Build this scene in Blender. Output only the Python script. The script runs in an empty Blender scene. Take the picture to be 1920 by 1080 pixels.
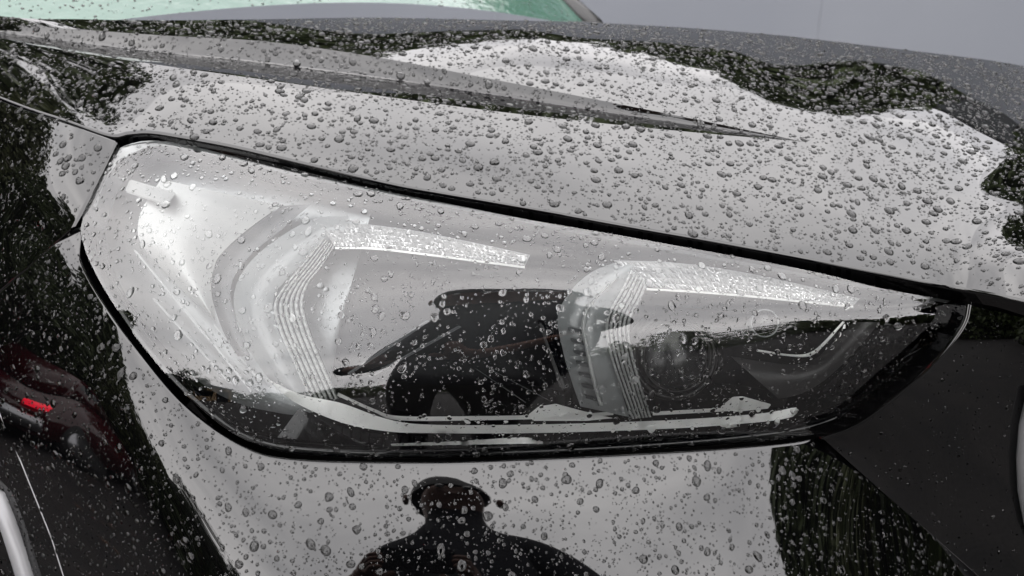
import bpy, bmesh, math, random
import numpy as np
from mathutils import Vector, Matrix
R = math.radians
rng = np.random.default_rng(7)
random.seed(7)
sc = bpy.context.scene
C = sc.collection

# ------------------------------------------------------------------ camera
CAM = np.array([0.0, 0.0, 1.15]); PITCH = R(22.0); HFOV = R(60.0); T = math.tan(HFOV / 2)
cam_d = bpy.data.cameras.new('camera'); cam = bpy.data.objects.new('camera', cam_d); C.objects.link(cam)
cam.location = CAM; cam.rotation_euler = (R(90) - PITCH, 0, 0)
cam_d.sensor_width = 36; cam_d.lens = 18 / T; cam_d.clip_start = 0.005; cam_d.clip_end = 400
cam_d.dof.use_dof = True; cam_d.dof.focus_distance = 0.70; cam_d.dof.aperture_fstop = 9.0
sc.camera = cam
# ------------------------------------------------------------------ sky, sun, exposure
w = bpy.data.worlds.new('World'); sc.world = w; w.use_nodes = True
nt = w.node_tree; nt.nodes.clear()
def nd(tree, t, **kw):
    n = tree.nodes.new(t)
    for k, v in kw.items():
        if k.startswith('i_'): n.inputs[k[2:].replace('_', ' ')].default_value = v
        else: setattr(n, k, v)
    return n
SUN_EL, SUN_AZ = R(55), R(150)
sky = nd(nt, 'ShaderNodeTexSky', sky_type='NISHITA', sun_disc=False, sun_elevation=SUN_EL, sun_rotation=SUN_AZ)
hsv = nd(nt, 'ShaderNodeHueSaturation', i_Saturation=0.10, i_Value=0.35)
tc = nd(nt, 'ShaderNodeTexCoord')
mp = nd(nt, 'ShaderNodeMapping'); mp.inputs['Scale'].default_value = (1.3, 1.3, 2.6)
cl = nd(nt, 'ShaderNodeTexNoise', i_Scale=1.7, i_Detail=6.0, i_Roughness=0.52)
cr = nd(nt, 'ShaderNodeValToRGB')
cr.color_ramp.elements[0].position = 0.30; cr.color_ramp.elements[0].color = (4.7, 4.65, 4.9, 1)
cr.color_ramp.elements[1].position = 0.72; cr.color_ramp.elements[1].color = (9.8, 9.5, 9.5, 1)
mx = nd(nt, 'ShaderNodeMix', data_type='RGBA'); mx.inputs['Factor'].default_value = 0.85   # closed cloud deck in front of the clear sky
bg = nd(nt, 'ShaderNodeBackground', i_Strength=0.10)
wo = nd(nt, 'ShaderNodeOutputWorld')
nt.links.new(sky.outputs[0], hsv.inputs['Color']); nt.links.new(tc.outputs['Generated'], mp.inputs[0]); nt.links.new(mp.outputs[0], cl.inputs['Vector'])
nt.links.new(cl.outputs['Fac'], cr.inputs[0]); nt.links.new(hsv.outputs[0], mx.inputs['A']); nt.links.new(cr.outputs[0], mx.inputs['B'])
nt.links.new(mx.outputs['Result'], bg.inputs[0]); nt.links.new(bg.outputs[0], wo.inputs[0])
sd = bpy.data.lights.new('sun', 'SUN'); sd.energy = 0.5; sd.angle = R(150); sd.color = (1, 0.97, 0.94)
so = bpy.data.objects.new('sun', sd); C.objects.link(so); so.rotation_euler = (R(90) - SUN_EL, 0, R(180) - SUN_AZ)
sc.view_settings.view_transform = 'Standard'; sc.view_settings.look = 'None'; sc.view_settings.gamma = 1
sc.view_settings.use_curve_mapping = False; sc.view_settings.exposure = 2.65
sc.render.engine = 'CYCLES'
cy = sc.cycles; cy.max_bounces = 14; cy.transmission_bounces = 12; cy.transparent_max_bounces = 16; cy.glossy_bounces = 8; cy.diffuse_bounces = 3
cy.caustics_reflective = True; cy.caustics_refractive = False; cy.use_denoising = True; cy.sample_clamp_indirect = 12

# ------------------------------------------------------------------ camera geometry and surface fields
FW = np.array([0, math.cos(PITCH), -math.sin(PITCH)]); UP = np.array([0, math.sin(PITCH), math.cos(PITCH)]); RT = np.array([1.0, 0, 0])
def rays(u, v):
    u = np.asarray(u, float); v = np.asarray(v, float)
    return FW + RT * ((u - 960) / 960 * T)[..., None] + UP * ((540 - v) / 960 * T)[..., None]
def dirv(az, el):
    az, el = math.radians(az), math.radians(el)
    return np.array([math.sin(az) * math.cos(el), -math.cos(az) * math.cos(el), math.sin(el)])
def basis(x, n):
    x = np.clip(np.asarray(x, float), 0, n - 1e-9); i = np.floor(x).astype(int); t = x - i
    b = np.stack([(1 - t) ** 3 / 6, (3 * t ** 3 - 6 * t ** 2 + 4) / 6, (-3 * t ** 3 + 3 * t ** 2 + 3 * t + 1) / 6, t ** 3 / 6], -1)
    d = np.stack([-(1 - t) ** 2 / 2, (3 * t ** 2 - 4 * t) / 2, (-3 * t ** 2 + 2 * t + 1) / 2, t ** 2 / 2], -1)
    return i, b, d
class Field:
    """smooth body surface: log distance over the view, fitted to the facing (what it mirrors) and to known distances"""
    def __init__(s, u0, u1, nu, v0, v1, nv, look, at, lam=0.02, grad_w=1.0, step=32, ay=1.0, inside=None, wu=1.0, sm=0.05, flat=False):
        s.flat = flat
        s.u0, s.v0, s.du, s.dv, s.nu, s.nv = u0, v0, (u1 - u0) / nu, (v1 - v0) / nv, nu, nv
        K = (nu + 3) * (nv + 3); M = np.zeros((K, K)); y = np.zeros(K); W = nv + 3
        def add(ix, vals, rhs):
            M[np.ix_(ix, ix)] += np.outer(vals, vals)
            if rhs: y[ix] += vals * rhs
        def row(u, v, which, wt, rhs):
            iu, bu, du = basis((u - u0) / s.du, nu); iv, bv, dv = basis((v - v0) / s.dv, nv)
            a = (du / s.du * 100) if which == 1 else bu; b = (dv / s.dv * 100) if which == 2 else bv
            ix = ((iu + np.arange(4))[:, None] * W + iv + np.arange(4)[None, :]).ravel()
            add(ix, np.outer(a, b).ravel() * wt, rhs * wt)
        # directions mirrored at the given places, spread smoothly over the whole panel
        uv = np.array([t[:2] for t in look], float); ry = rays(uv[:, 0], uv[:, 1]); rn = ry / np.linalg.norm(ry, axis=1, keepdims=True)
        dr = np.array([-rn[k] if t[2] is None else dirv(t[2], t[3]) for k, t in enumerate(look)])
        wts = np.array([t[4] if len(t) > 4 else 1.0 for t in look])
        sc_ = np.array([1.0, ay]); q = uv * sc_
        phi = lambda a, b: np.sqrt(((a[:, None] - b[None]) ** 2).sum(-1) + 70.0 ** 2) / 100
        n0 = len(q); mean = dr.mean(0)
        A = -phi(q, q) + 0.0; pl = np.c_[np.ones(n0), q / 1000]
        KK = np.block([[A + np.diag(sm / wts), pl], [pl.T, np.zeros((3, 3))]])
        cf = np.linalg.solve(KK, np.vstack([dr, np.zeros((3, 3))]))
        gu_, gv_ = np.meshgrid(np.arange(u0, u1 + 1, step), np.arange(v0, v1 + 1, step / ay), indexing='ij'); g = np.c_[gu_.ravel(), gv_.ravel()]
        if inside is not None: g = g[inside(g[:, 0], g[:, 1])]
        dd = np.c_[-phi(g * sc_, q), np.ones(len(g)), g * sc_ / 1000] @ cf; dd /= np.linalg.norm(dd, axis=1, keepdims=True)
        gr = rays(g[:, 0], g[:, 1]); gn_ = gr / np.linalg.norm(gr, axis=1, keepdims=True)
        n = dd - gn_; n /= np.linalg.norm(n, axis=1, keepdims=True); nr_ = (n * gr).sum(1)
        nr_ = np.minimum(nr_, -0.06)
        GU = -(n @ (RT * T / 9.6)) / nr_; GV = -(n @ (-UP * T / 9.6)) / nr_
        if flat: GV = GV - s.base(g[:, 1], 1) * 100
        for k in range(len(g)): row(g[k, 0], g[k, 1], 1, grad_w * wu, GU[k]); row(g[k, 0], g[k, 1], 2, grad_w, GV[k])
        for t in at:
            row(t[0], t[1], 0, 5 * (t[3] if len(t) > 3 else 1.0), math.log(t[2]) - (float(s.base(t[1])) if flat else 0.0))
        I = np.arange(K).reshape(nu + 3, nv + 3)
        for st, vals in [((I[:-2], I[1:-1], I[2:]), np.array([1, -2, 1]) * lam * 100 / s.du), ((I[:, :-2], I[:, 1:-1], I[:, 2:]), np.array([1, -2, 1]) * lam * 100 / s.dv),
                         ((I[1:, 1:], I[:-1, :-1], I[:-1, 1:], I[1:, :-1]), np.array([1, 1, -1, -1]) * lam)]:
            st = [q.ravel() for q in st]
            for p in range(len(st)):
                for q in range(len(st)): np.add.at(M, (st[p], st[q]), vals[p] * vals[q])
        s.c = np.linalg.solve(M + 1e-10 * np.eye(K), y).reshape(nu + 3, nv + 3)
    def D(s, u, v):
        u, v = np.broadcast_arrays(np.asarray(u, float), np.asarray(v, float))
        iu, bu, _ = basis((u - s.u0) / s.du, s.nu); iv, bv, _ = basis((v - s.v0) / s.dv, s.nv)
        L = np.zeros(u.shape)
        for p in range(4):
            for q in range(4): L = L + bu[..., p] * bv[..., q] * s.c[iu + p, iv + q]
        return np.exp(L + (s.base(v) if s.flat else 0.0))
    def base(s, v, d=0):
        """log distance of a level plane"""
        k = math.cos(PITCH) * T / 960; z = np.maximum(math.sin(PITCH) - k * (540 - np.asarray(v, float)), 0.012)
        return -k / z if d else -np.log(z)
    def P(s, u, v, off=0.0):
        d = s.D(u, v) + off
        return CAM + rays(u, v) * d[..., None]
    def N(s, u, v):
        a = s.P(u + 1.0, v) - s.P(u - 1.0, v); b = s.P(u, v + 1.0) - s.P(u, v - 1.0)
        n = np.cross(b, a); n /= np.linalg.norm(n, axis=-1, keepdims=True)
        r = rays(u, v); n *= -np.sign((n * r).sum(-1, keepdims=True))
        return n
    def refl(s, u, v):
        n = s.N(u, v); r = rays(u, v); r = r / np.linalg.norm(r, axis=-1, keepdims=True)
        q = r - 2 * (r * n).sum(-1, keepdims=True) * n
        return np.degrees(np.arctan2(q[..., 0], -q[..., 1])), np.degrees(np.arcsin(q[..., 2]))
def crv(pts, n):
    """Catmull-Rom through points, n samples even by chord"""
    p = np.array(pts, float); p = np.vstack([2 * p[0] - p[1], p, 2 * p[-1] - p[-2]])
    out = []
    for i in range(1, len(p) - 2):
        t = np.linspace(0, 1, 24, endpoint=(i == len(p) - 3))[:, None]
        a, b, c, d = p[i - 1], p[i], p[i + 1], p[i + 2]
        out.append(0.5 * (2 * b + (c - a) * t + (2 * a - 5 * b + 4 * c - d) * t ** 2 + (-a + 3 * b - 3 * c + d) * t ** 3))
    q = np.vstack(out); s = np.r_[0, np.cumsum(np.linalg.norm(np.diff(q[:, :2], axis=0), axis=1))]
    x = np.linspace(0, s[-1], n)
    return np.stack([np.interp(x, s, q[:, k]) for k in range(q.shape[1])], 1)
def between(pairs, ns, ntt):
    """grid of pixels between two outlines given as paired stations"""
    m = np.array([[*a, *b] for a, b in pairs], float)
    q = crv(m, ns); t = np.linspace(0, 1, ntt)[None, :, None]
    return q[:, None, :2] * (1 - t) + q[:, None, 2:] * t

# ------------------------------------------------------------------ fields
lens_look = [
    # the lens rolls over towards the bonnet and mirrors bright sky there
    (330, 290, -150, 62), (600, 355, 180, 62), (900, 415, 150, 62), (1200, 468, 122, 60), (1500, 518, 98, 56), (1700, 552, 88, 44),
    (600, 400, 180, 78), (900, 462, 110, 76), (1200, 505, 75, 66),
    (230, 320, -110, 50), (190, 420, -85, 46), (250, 450, -80, 52), (350, 480, -75, 56), (450, 520, -50, 54), (300, 560, -75, 38), (350, 650, -62, 30), (460, 700, -45, 20),
    (560, 600, -35, 40), (560, 720, -32, 8), (700, 560, -20, 44), (700, 650, -18, 30), (700, 760, -18, -10), (500, 800, -40, -20),
    (950, 520, -4, 46), (950, 600, None, 0, 3), (950, 680, 0, 8), (900, 760, 2, -12), (900, 830, 2, -28),
    (1100, 530, 12, 45), (1100, 590, 14, 18), (1100, 680, 14, -8), (1100, 800, 14, -28),
    (1300, 530, 30, 45), (1300, 565, 30, 18), (1300, 600, 30, 2), (1300, 700, 30, -20), (1300, 800, 30, -35),
    (1500, 550, 45, 35), (1500, 585, 45, 8), (1500, 620, 45, -6), (1500, 700, 45, -22), (1480, 800, 45, -36),
    (1700, 585, 62, 10), (1650, 640, 58, -14), (1620, 740, 55, -28), (1780, 590, 68, 4),
]
F_lens = Field(60, 1900, 22, 180, 940, 12, lens_look, [(900, 600, 0.66, 3)], lam=0.15, ay=1.5, wu=0.8)

lens_pairs = [((151, 428), (153, 446)), ((163, 380), (168, 490)), ((188, 322), (205, 558)), ((228, 276), (270, 652)), ((330, 265), (360, 752)), ((450, 289), (470, 829)),
              ((600, 329), (620, 856)), ((900, 395), (900, 857)), ((1200, 448), (1200, 844)), ((1500, 504), (1480, 822)), ((1650, 540), (1610, 785)), ((1750, 558), (1720, 700)), ((1806, 568), (1798, 602))]
lens_bottom = [p[1] for p in lens_pairs]
def lens_anchor(pts, off, wt=4):
    p = crv(pts, 40); d = F_lens.D(p[:, 0], p[:, 1]) + off
    return [(a, b, c, wt) for (a, b), c in zip(p, d)]

bump_look = [
    (1000, 1000, 0, 37, 6), (980, 880, 0, 53, 6), (700, 930, -20, 45, 2), (1150, 930, 12, 45, 2), (700, 1060, -20, 31, 2), (1150, 1060, 12, 31, 2), (500, 880, -34, 47), (540, 1000, -32, 36), (620, 880, -26, 50),
    (1300, 900, 25, 45), (1300, 1050, 25, 34), (1440, 880, 38, 41), (1420, 1050, 38, 33), (1520, 950, 50, 37), (1600, 1000, 64, 30), (1720, 1080, 80, 20), (1850, 1200, 92, 6), (1560, 870, 54, 38),
    (900, 1200, 0, 24), (900, 1320, 0, 14), (420, 900, -36, 38), (340, 830, -42, 38), (460, 990, -42, 30), (300, 750, -46, 38), (255, 690, -50, 36), (220, 640, -54, 34),
    (480, 1080, -50, 12), (400, 1010, -52, 10), (320, 920, -56, 8), (250, 800, -62, 9), (200, 720, -62, 10), (100, 700, -72, 6), (60, 745, -77, 3), (120, 800, -74, -3), (200, 900, -75, -8), (300, 1050, -72, -8),
    (100, 950, -84, -16), (30, 850, -84, -12), (30, 1050, -88, -24), (150, 600, -62, 20), (60, 620, -74, 14), (30, 560, -76, 24), (120, 490, -70, 38), (160, 540, -60, 34), (200, 600, -54, 32), (300, 1200, -80, -22), (600, 1200, -28, 16)]
seamB = [(-250, 760), (0, 550), (140, 432)]
lens_out = [(140, 432), (150, 492), (188, 566), (255, 662), (345, 766), (455, 843), (560, 868), (800, 873), (1000, 867), (1200, 857), (1350, 848), (1480, 836), (1545, 824), (1600, 804), (1650, 773), (1700, 733), (1750, 688), (1792, 640), (1815, 604), (1822, 572)]
F_bump = Field(-320, 2250, 30, 380, 1420, 16, bump_look, lens_anchor(lens_bottom[:10], -0.006, 0.22), lam=0.05, wu=0.7, sm=0.02, inside=lambda u, v: (v > np.interp(u, [-320, 0, 140, 190, 345, 560, 1000, 1545, 1650, 2150], [780, 520, 410, 540, 740, 840, 840, 800, 890, 1300])))
crease = [(1545, 824), (1650, 918), (1760, 1014), (1900, 1138), (2150, 1360)]
cp = crv(crease, 40)
nose_look = [(1575, 835, 58, -20, 3), (1620, 870, 58, -22, 2), (1750, 800, 62, -22), (1700, 850, 60, -24), (1850, 700, 66, -16), (1850, 950, 66, -26), (1640, 820, 56, -22), (1900, 620, 68, -6), (2100, 900, 72, -20), (1800, 620, 64, -4), (1700, 740, 60, -18), (2000, 1100, 66, -30)]
F_nose = Field(1480, 2360, 14, 520, 1420, 14, nose_look,
               [(a, b, c + 0.001, 0.5) for (a, b), c in zip(cp, F_bump.D(cp[:, 0], cp[:, 1]))] + lens_anchor(lens_bottom[9:], -0.006, 0.04), lam=0.25, wu=0.6)
fend_look = [(170, 340, -105, 54), (110, 320, -108, 46), (100, 400, -95, 46), (60, 470, -85, 32), (30, 380, -105, 24), (50, 300, -115, 28), (30, 230, -125, 22), (120, 250, -125, 32), (-100, 300, -115, 14), (200, 290, -110, 48), (130, 430, -85, 44), (20, 450, -90, 30)]
F_fend = Field(-320, 300, 8, 20, 860, 10, fend_look,
               [(a, b, c, 4) for (a, b), c in zip(crv(seamB, 20), F_bump.D(*crv(seamB, 20).T))] + lens_anchor([(140, 432), (163, 380), (188, 322), (225, 272)], -0.004, 3), lam=0.05)
hood_edge = [(-300, 55), (0, 180), (120, 222), (205, 250), (240, 246), (280, 244), (340, 253), (450, 274), (600, 310), (750, 345), (900, 372), (1050, 398), (1200, 425), (1350, 451), (1500, 479), (1650, 508), (1800, 537), (1920, 560), (2300, 640)]
crease1 = [(-300, 22), (0, 74), (150, 99), (300, 122), (500, 150), (700, 178), (900, 205), (1100, 228), (1300, 248), (1450, 261), (1515, 267), (1650, 290), (1800, 320), (1920, 345), (2300, 430)]
crease2 = [(-300, 5), (0, 44), (150, 55), (300, 66), (500, 78), (700, 106), (900, 144), (1100, 183), (1300, 223), (1450, 254), (1515, 267), (1650, 290), (1800, 320), (1920, 345), (2300, 430)]
hood_top = [(-300, -20), (0, 30), (150, 36), (300, 38), (500, 36), (700, 33), (900, 37), (1100, 42), (1300, 53), (1450, 65), (1515, 72), (1650, 88), (1800, 106), (1920, 124), (2300, 200)]
hood_look = []
for u, v, az, el in [
    (60, 140, -125, 34), (150, 180, -135, 38), (200, 230, -130, 38), (300, 180, -155, 54), (300, 235, -140, 54), (500, 200, -165, 56), (500, 260, -160, 62), (700, 230, -172, 55), (700, 300, -168, 64), (900, 260, -178, 55), (900, 340, -178, 66),
    (1100, 280, 175, 55), (1100, 380, 172, 68), (1300, 290, 168, 54), (1300, 420, 160, 68), (1500, 320, 162, 54), (1500, 450, 150, 68), (1650, 350, 152, 50), (1650, 480, 140, 62), (1750, 400, 146, 46), (1820, 400, 143, 42), (1900, 420, 140, 34), (1780, 510, 135, 60), (1900, 540, 130, 58),
    (900, 115, 178, 44), (1000, 120, 178, 46), (1100, 150, 178, 48), (1250, 190, 176, 50), (1400, 220, 172, 50), (1500, 245, 168, 50), (1250, 140, 178, 40), (1400, 165, 174, 40), (1480, 205, 172, 42),
    (1000, 85, 179, 36), (1200, 95, 179, 30), (1400, 140, 176, 30), (1500, 190, 172, 32), (1600, 230, 166, 44), (1600, 205, 168, 32), (1750, 225, 160, 36), (1700, 280, 158, 46), (1800, 320, 152, 42), (1820, 260, 156, 36),
    (900, 60, 180, 24), (700, 80, -176, 26), (600, 70, -176, 24), (1200, 65, 180, 16), (1400, 90, 178, 16), (1600, 130, 174, 17), (1800, 170, 166, 20), (1900, 250, 156, 24), (1900, 340, 148, 28), (1600, 170, 172, 23), (1100, 50, 180, 12), (1700, 110, 172, 13), (1900, 160, 164, 15)]:
    hood_look.append((u, v, az, el))
tl = crv([(240, 262), (600, 333), (1200, 453), (1650, 540), (1806, 568)], 30)
hood_at = [(a, b - 22, c - 0.001, 0.6) for (a, b), c in zip(tl, F_lens.D(tl[:, 0], tl[:, 1]))]
sf = crv([(-200, 100), (0, 185), (200, 252)], 12)
hood_at += [(a, b, c, 0.15) for (a, b), c in zip(sf, F_fend.D(sf[:, 0], sf[:, 1]))]
hood_look += [(1900, 420, 138, 26, 4), (1880, 455, 138, 28, 4), (1860, 360, 140, 30, 3), (1930, 340, 140, 24, 2), (1780, 380, 142, 46, 3), (1760, 450, 140, 52, 3), (1860, 505, 140, 56, 2)]
F_hood = Field(-340, 2340, 34, -60, 700, 30, hood_look, hood_at, lam=0.02, ay=2.4, wu=0.35, flat=True, sm=0.004, inside=lambda u, v: (v > np.interp(u, [-300, 0, 900, 1515, 2300], [0, 40, 45, 80, 215])))


# ------------------------------------------------------------------ materials
MATS = {}
def mat(name, col=(0.5, 0.5, 0.5), rough=0.5, metal=0.0, ior=1.5, bump=None, vary=None, **kw):
    m = bpy.data.materials.new(name); m.use_nodes = True; t = m.node_tree; b = t.nodes['Principled BSDF']
    b.inputs['Base Color'].default_value = (*col, 1); b.inputs['Roughness'].default_value = rough; b.inputs['Metallic'].default_value = metal; b.inputs['IOR'].default_value = ior
    for k, v in kw.items(): b.inputs[k.replace('_', ' ')].default_value = v
    if bump or vary:
        tcn = nd(t, 'ShaderNodeTexCoord')
        if bump:
            nz = nd(t, 'ShaderNodeTexNoise', i_Scale=bump[0], i_Detail=3.0); bp = nd(t, 'ShaderNodeBump', i_Strength=bump[1], i_Distance=bump[2])
            t.links.new(tcn.outputs['Object'], nz.inputs['Vector']); t.links.new(nz.outputs['Fac'], bp.inputs['Height']); t.links.new(bp.outputs[0], b.inputs['Normal'])
        if vary:
            nz = nd(t, 'ShaderNodeTexNoise', i_Scale=vary[0], i_Detail=5.0); rp = nd(t, 'ShaderNodeValToRGB')
            rp.color_ramp.elements[0].position = 0.3; rp.color_ramp.elements[1].position = 0.7
            rp.color_ramp.elements[0].color = (*col, 1); rp.color_ramp.elements[1].color = (*vary[1], 1)
            t.links.new(tcn.outputs['Object'], nz.inputs['Vector']); t.links.new(nz.outputs['Fac'], rp.inputs[0]); t.links.new(rp.outputs[0], b.inputs['Base Color'])
    MATS[name] = m; return m
def clear(name, tint, ior, rough=0.0):
    """thin clear plastic or glass: Fresnel mirror over straight transmission"""
    m = bpy.data.materials.new(name); m.use_nodes = True; t = m.node_tree; t.nodes.clear()
    fr = nd(t, 'ShaderNodeFresnel', i_IOR=ior); tr = nd(t, 'ShaderNodeBsdfTransparent', i_Color=(*tint, 1)); gl = nd(t, 'ShaderNodeBsdfAnisotropic', i_Color=(1, 1, 1, 1), i_Roughness=rough)
    mi = nd(t, 'ShaderNodeMixShader'); o = nd(t, 'ShaderNodeOutputMaterial')
    t.links.new(fr.outputs[0], mi.inputs[0]); t.links.new(tr.outputs[0], mi.inputs[1]); t.links.new(gl.outputs[0], mi.inputs[2]); t.links.new(mi.outputs[0], o.inputs[0])
    MATS[name] = m; return m
mat('paint', (0.0006, 0.0006, 0.0007), 0.015, 0, 1.62)
mat('seal', (0.0015, 0.0015, 0.0015), 0.45, Specular_IOR_Level=0.12)
mat('black_plastic', (0.010, 0.010, 0.011), 0.25, bump=(400, 0.05, 0.001))
mat('inner_black', (0.0025, 0.0025, 0.003), 0.35, Specular_IOR_Level=0.2)
clear('lens_clear', (0.92, 0.935, 0.93), 1.72)
mat('asphalt', (0.014, 0.0135, 0.014), 0.7, vary=(3.0, (0.030, 0.027, 0.026)), bump=(60, 0.4, 0.01), Specular_IOR_Level=0.2)
mat('wall_paint', (0.145, 0.155, 0.178), 0.8, vary=(0.9, (0.165, 0.175, 0.196)))
mat('wall_joint', (0.13, 0.14, 0.16), 0.8)
mat('slate', (0.022, 0.026, 0.03), 0.6)
mat('bark', (0.05, 0.038, 0.028), 0.9, bump=(20, 0.6, 0.03))
for k, c in [('leaf_a', (0.035, 0.05, 0.012)), ('leaf_b', (0.05, 0.06, 0.016)), ('leaf_c', (0.03, 0.042, 0.02))]: mat(k, c, 0.6, vary=(1.2, tuple(x * 1.7 for x in c)))

# ------------------------------------------------------------------ mesh helpers
def link(o, parent=None, loc=None):
    C.objects.link(o)
    if parent: o.parent = parent
    return o
def tag(o, label=None, cat=None, group=None, kind=None):
    for k, v in (('label', label), ('category', cat), ('group', group), ('kind', kind)):
        if v: o[k] = v
    return o
def mesh_obj(name, verts, faces, m, parent=None, smooth=True, normals=None):
    me = bpy.data.meshes.new(name); me.from_pydata([tuple(map(float, v)) for v in verts], [], faces); me.update()
    if smooth: me.polygons.foreach_set('use_smooth', [True] * len(me.polygons))
    if normals is not None: me.normals_split_custom_set_from_vertices([tuple(map(float, n)) for n in normals])
    for x in (m if isinstance(m, (list, tuple)) else [m]): me.materials.append(MATS[x] if isinstance(x, str) else x)
    return link(bpy.data.objects.new(name, me), parent)
def gnormals(P):
    a = np.gradient(P, axis=0, edge_order=2 if P.shape[0] > 2 else 1); b = np.gradient(P, axis=1, edge_order=2 if P.shape[1] > 2 else 1); n = np.cross(a, b)
    l = np.linalg.norm(n, axis=-1, keepdims=True); n = n / np.maximum(l, 1e-12)
    view = CAM - P
    n = n * np.where((n * view).sum(-1, keepdims=True) < 0, -1, 1)
    return n
def patches_obj(name, patches, m, parent=None):
    V, Fc, Nn, o = [], [], [], 0
    for P, N in patches:
        a, b = P.shape[:2]; V.append(P.reshape(-1, 3)); Nn.append(N.reshape(-1, 3))
        ii = (np.arange(a - 1)[:, None] * b + np.arange(b - 1)[None, :]).ravel() + o
        q = np.stack([ii, ii + 1, ii + b + 1, ii + b], 1)
        # keep winding towards the mean normal, drop collapsed quads
        vv = np.vstack(V)[q - 0] if o == 0 else None
        allv = P.reshape(-1, 3); ql = q - o
        d1 = allv[ql[:, 2]] - allv[ql[:, 0]]; d2 = allv[ql[:, 3]] - allv[ql[:, 1]]
        fn = np.cross(d1, d2); ok = np.linalg.norm(fn, axis=1) > 1e-10
        flip = (fn * N.reshape(-1, 3)[ql[:, 0]]).sum(1) < 0
        q[flip] = q[flip][:, ::-1]
        Fc += q[ok].tolist(); o += a * b
    return mesh_obj(name, np.vstack(V), Fc, m, parent, True, np.vstack(Nn))
def lip(Prow, Nrow, inner, r=0.003, depth=0.02, k=6):
    """rounded edge and returning flange along a panel border; inner = the neighbouring row inside the panel"""
    out = Prow - inner; out -= (out * Nrow).sum(-1, keepdims=True) * Nrow
    out /= np.maximum(np.linalg.norm(out, axis=-1, keepdims=True), 1e-9)
    # smooth the direction along the border
    for _ in range(4): out[1:-1] = (out[:-2] + out[1:-1] * 2 + out[2:]) / 4
    out /= np.linalg.norm(out, axis=-1, keepdims=True)
    rows, nr = [], []
    for th in np.linspace(0, math.pi / 2, k):
        rows.append(Prow + out * r * math.sin(th) - Nrow * r * (1 - math.cos(th))); nr.append(Nrow * math.cos(th) + out * math.sin(th))
    rows.append(Prow + out * r - Nrow * (r + depth)); nr.append(out)
    return np.stack(rows, 1), np.stack(nr, 1)
def vof(curve, us):
    q = crv(curve, 800); return np.interp(us, q[:, 0], q[:, 1])

# ------------------------------------------------------------------ setting: ground, wall, building, trees
def quad_grid(name, size, z, m, n=2):
    s_ = size / 2
    return mesh_obj(name, [(-s_, -s_, z), (s_, -s_, z), (s_, s_, z), (-s_, s_, z)], [(0, 1, 2, 3)], m, smooth=False)
ground = tag(quad_grid('ground', 300, 0.0, 'asphalt'), 'wet dark asphalt ground round the car', None, None, 'structure')
def box(name, lo, hi, m, parent=None, bev=0.0):
    bm = bmesh.new(); bmesh.ops.create_cube(bm, size=1.0)
    for v in bm.verts:
        v.co = Vector([(lo[k] + hi[k]) / 2 + v.co[k] * (hi[k] - lo[k]) for k in range(3)])
    if bev: bmesh.ops.bevel(bm, geom=bm.edges[:], offset=bev, segments=2, affect='EDGES')
    me = bpy.data.meshes.new(name); bm.to_mesh(me); bm.free(); me.materials.append(MATS[m])
    return link(bpy.data.objects.new(name, me), parent)
# grey-blue wall on the far side of the car, built of panels with open joints
wall = bpy.data.objects.new('boundary_wall', None); link(wall); wall.location = (0, 5.4, 0)
tag(wall, 'plain grey-blue panelled wall in the blurred background behind the bonnet', 'wall')
for i in range(9):
    x0 = -7.7 + i * 1.9
    p = box('panel', (x0, 0.0, 0.02), (x0 + 1.899, 0.12, 2.9 + 0.004 * (i % 2)), 'wall_paint', wall, 0.0015)
box('backing', (-7.7, 0.06, 0.0), (9.4, 0.10, 2.85), 'wall_joint', wall)
bld = bpy.data.objects.new('slate_building', None); link(bld); bld.location = (6.4, 13.2, 0); bld.rotation_euler = (0, 0, R(-26))
tag(bld, 'dark slate-clad building beyond the wall, mirrored at the front end of the bonnet', 'building')
box('wall', (0.2, 0, 0), (9.5, 5, 7.8), 'slate', bld); box('roof', (0.1, -0.1, 7.8), (9.6, 5.1, 7.92), 'inner_black', bld)
for k in range(3):
    for j in range(2): box('window', (1.2 + k * 2.6, -0.03, 1.2 + j * 3.2), (2.6 + k * 2.6, 0.02, 3.0 + j * 3.2), 'inner_black', bld)

def crown_mesh(seed, n, mats_i, clumps=40):
    g = np.random.default_rng(seed); cs = []
    for k in range(clumps):
        d = g.normal(size=3); d /= np.linalg.norm(d); r = 0.35 + 0.6 * g.random() ** 0.5
        cs.append(d * r * np.array([1, 1, 1]))
    cs = np.array(cs); pts = cs[g.integers(0, clumps, n)] + g.normal(size=(n, 3)) * 0.13
    sz = 0.022 + 0.03 * g.random(n)
    a = g.normal(size=(n, 3)); a /= np.linalg.norm(a, axis=1, keepdims=True); b = g.normal(size=(n, 3)); b -= (a * b).sum(1, keepdims=True) * a; b /= np.linalg.norm(b, axis=1, keepdims=True)
    V = np.stack([pts - a * sz[:, None], pts + b * sz[:, None] * 0.5, pts + a * sz[:, None], pts - b * sz[:, None] * 0.5], 1).reshape(-1, 3)
    me = bpy.data.meshes.new('crown'); me.from_pydata(V.tolist(), [], np.arange(4 * n).reshape(-1, 4).tolist()); me.materials.append(MATS[mats_i]); return me
CROWNS = [crown_mesh(1, 14000, 'leaf_a'), crown_mesh(2, 14000, 'leaf_b'), crown_mesh(3, 9000, 'leaf_c', 28)]
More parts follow.
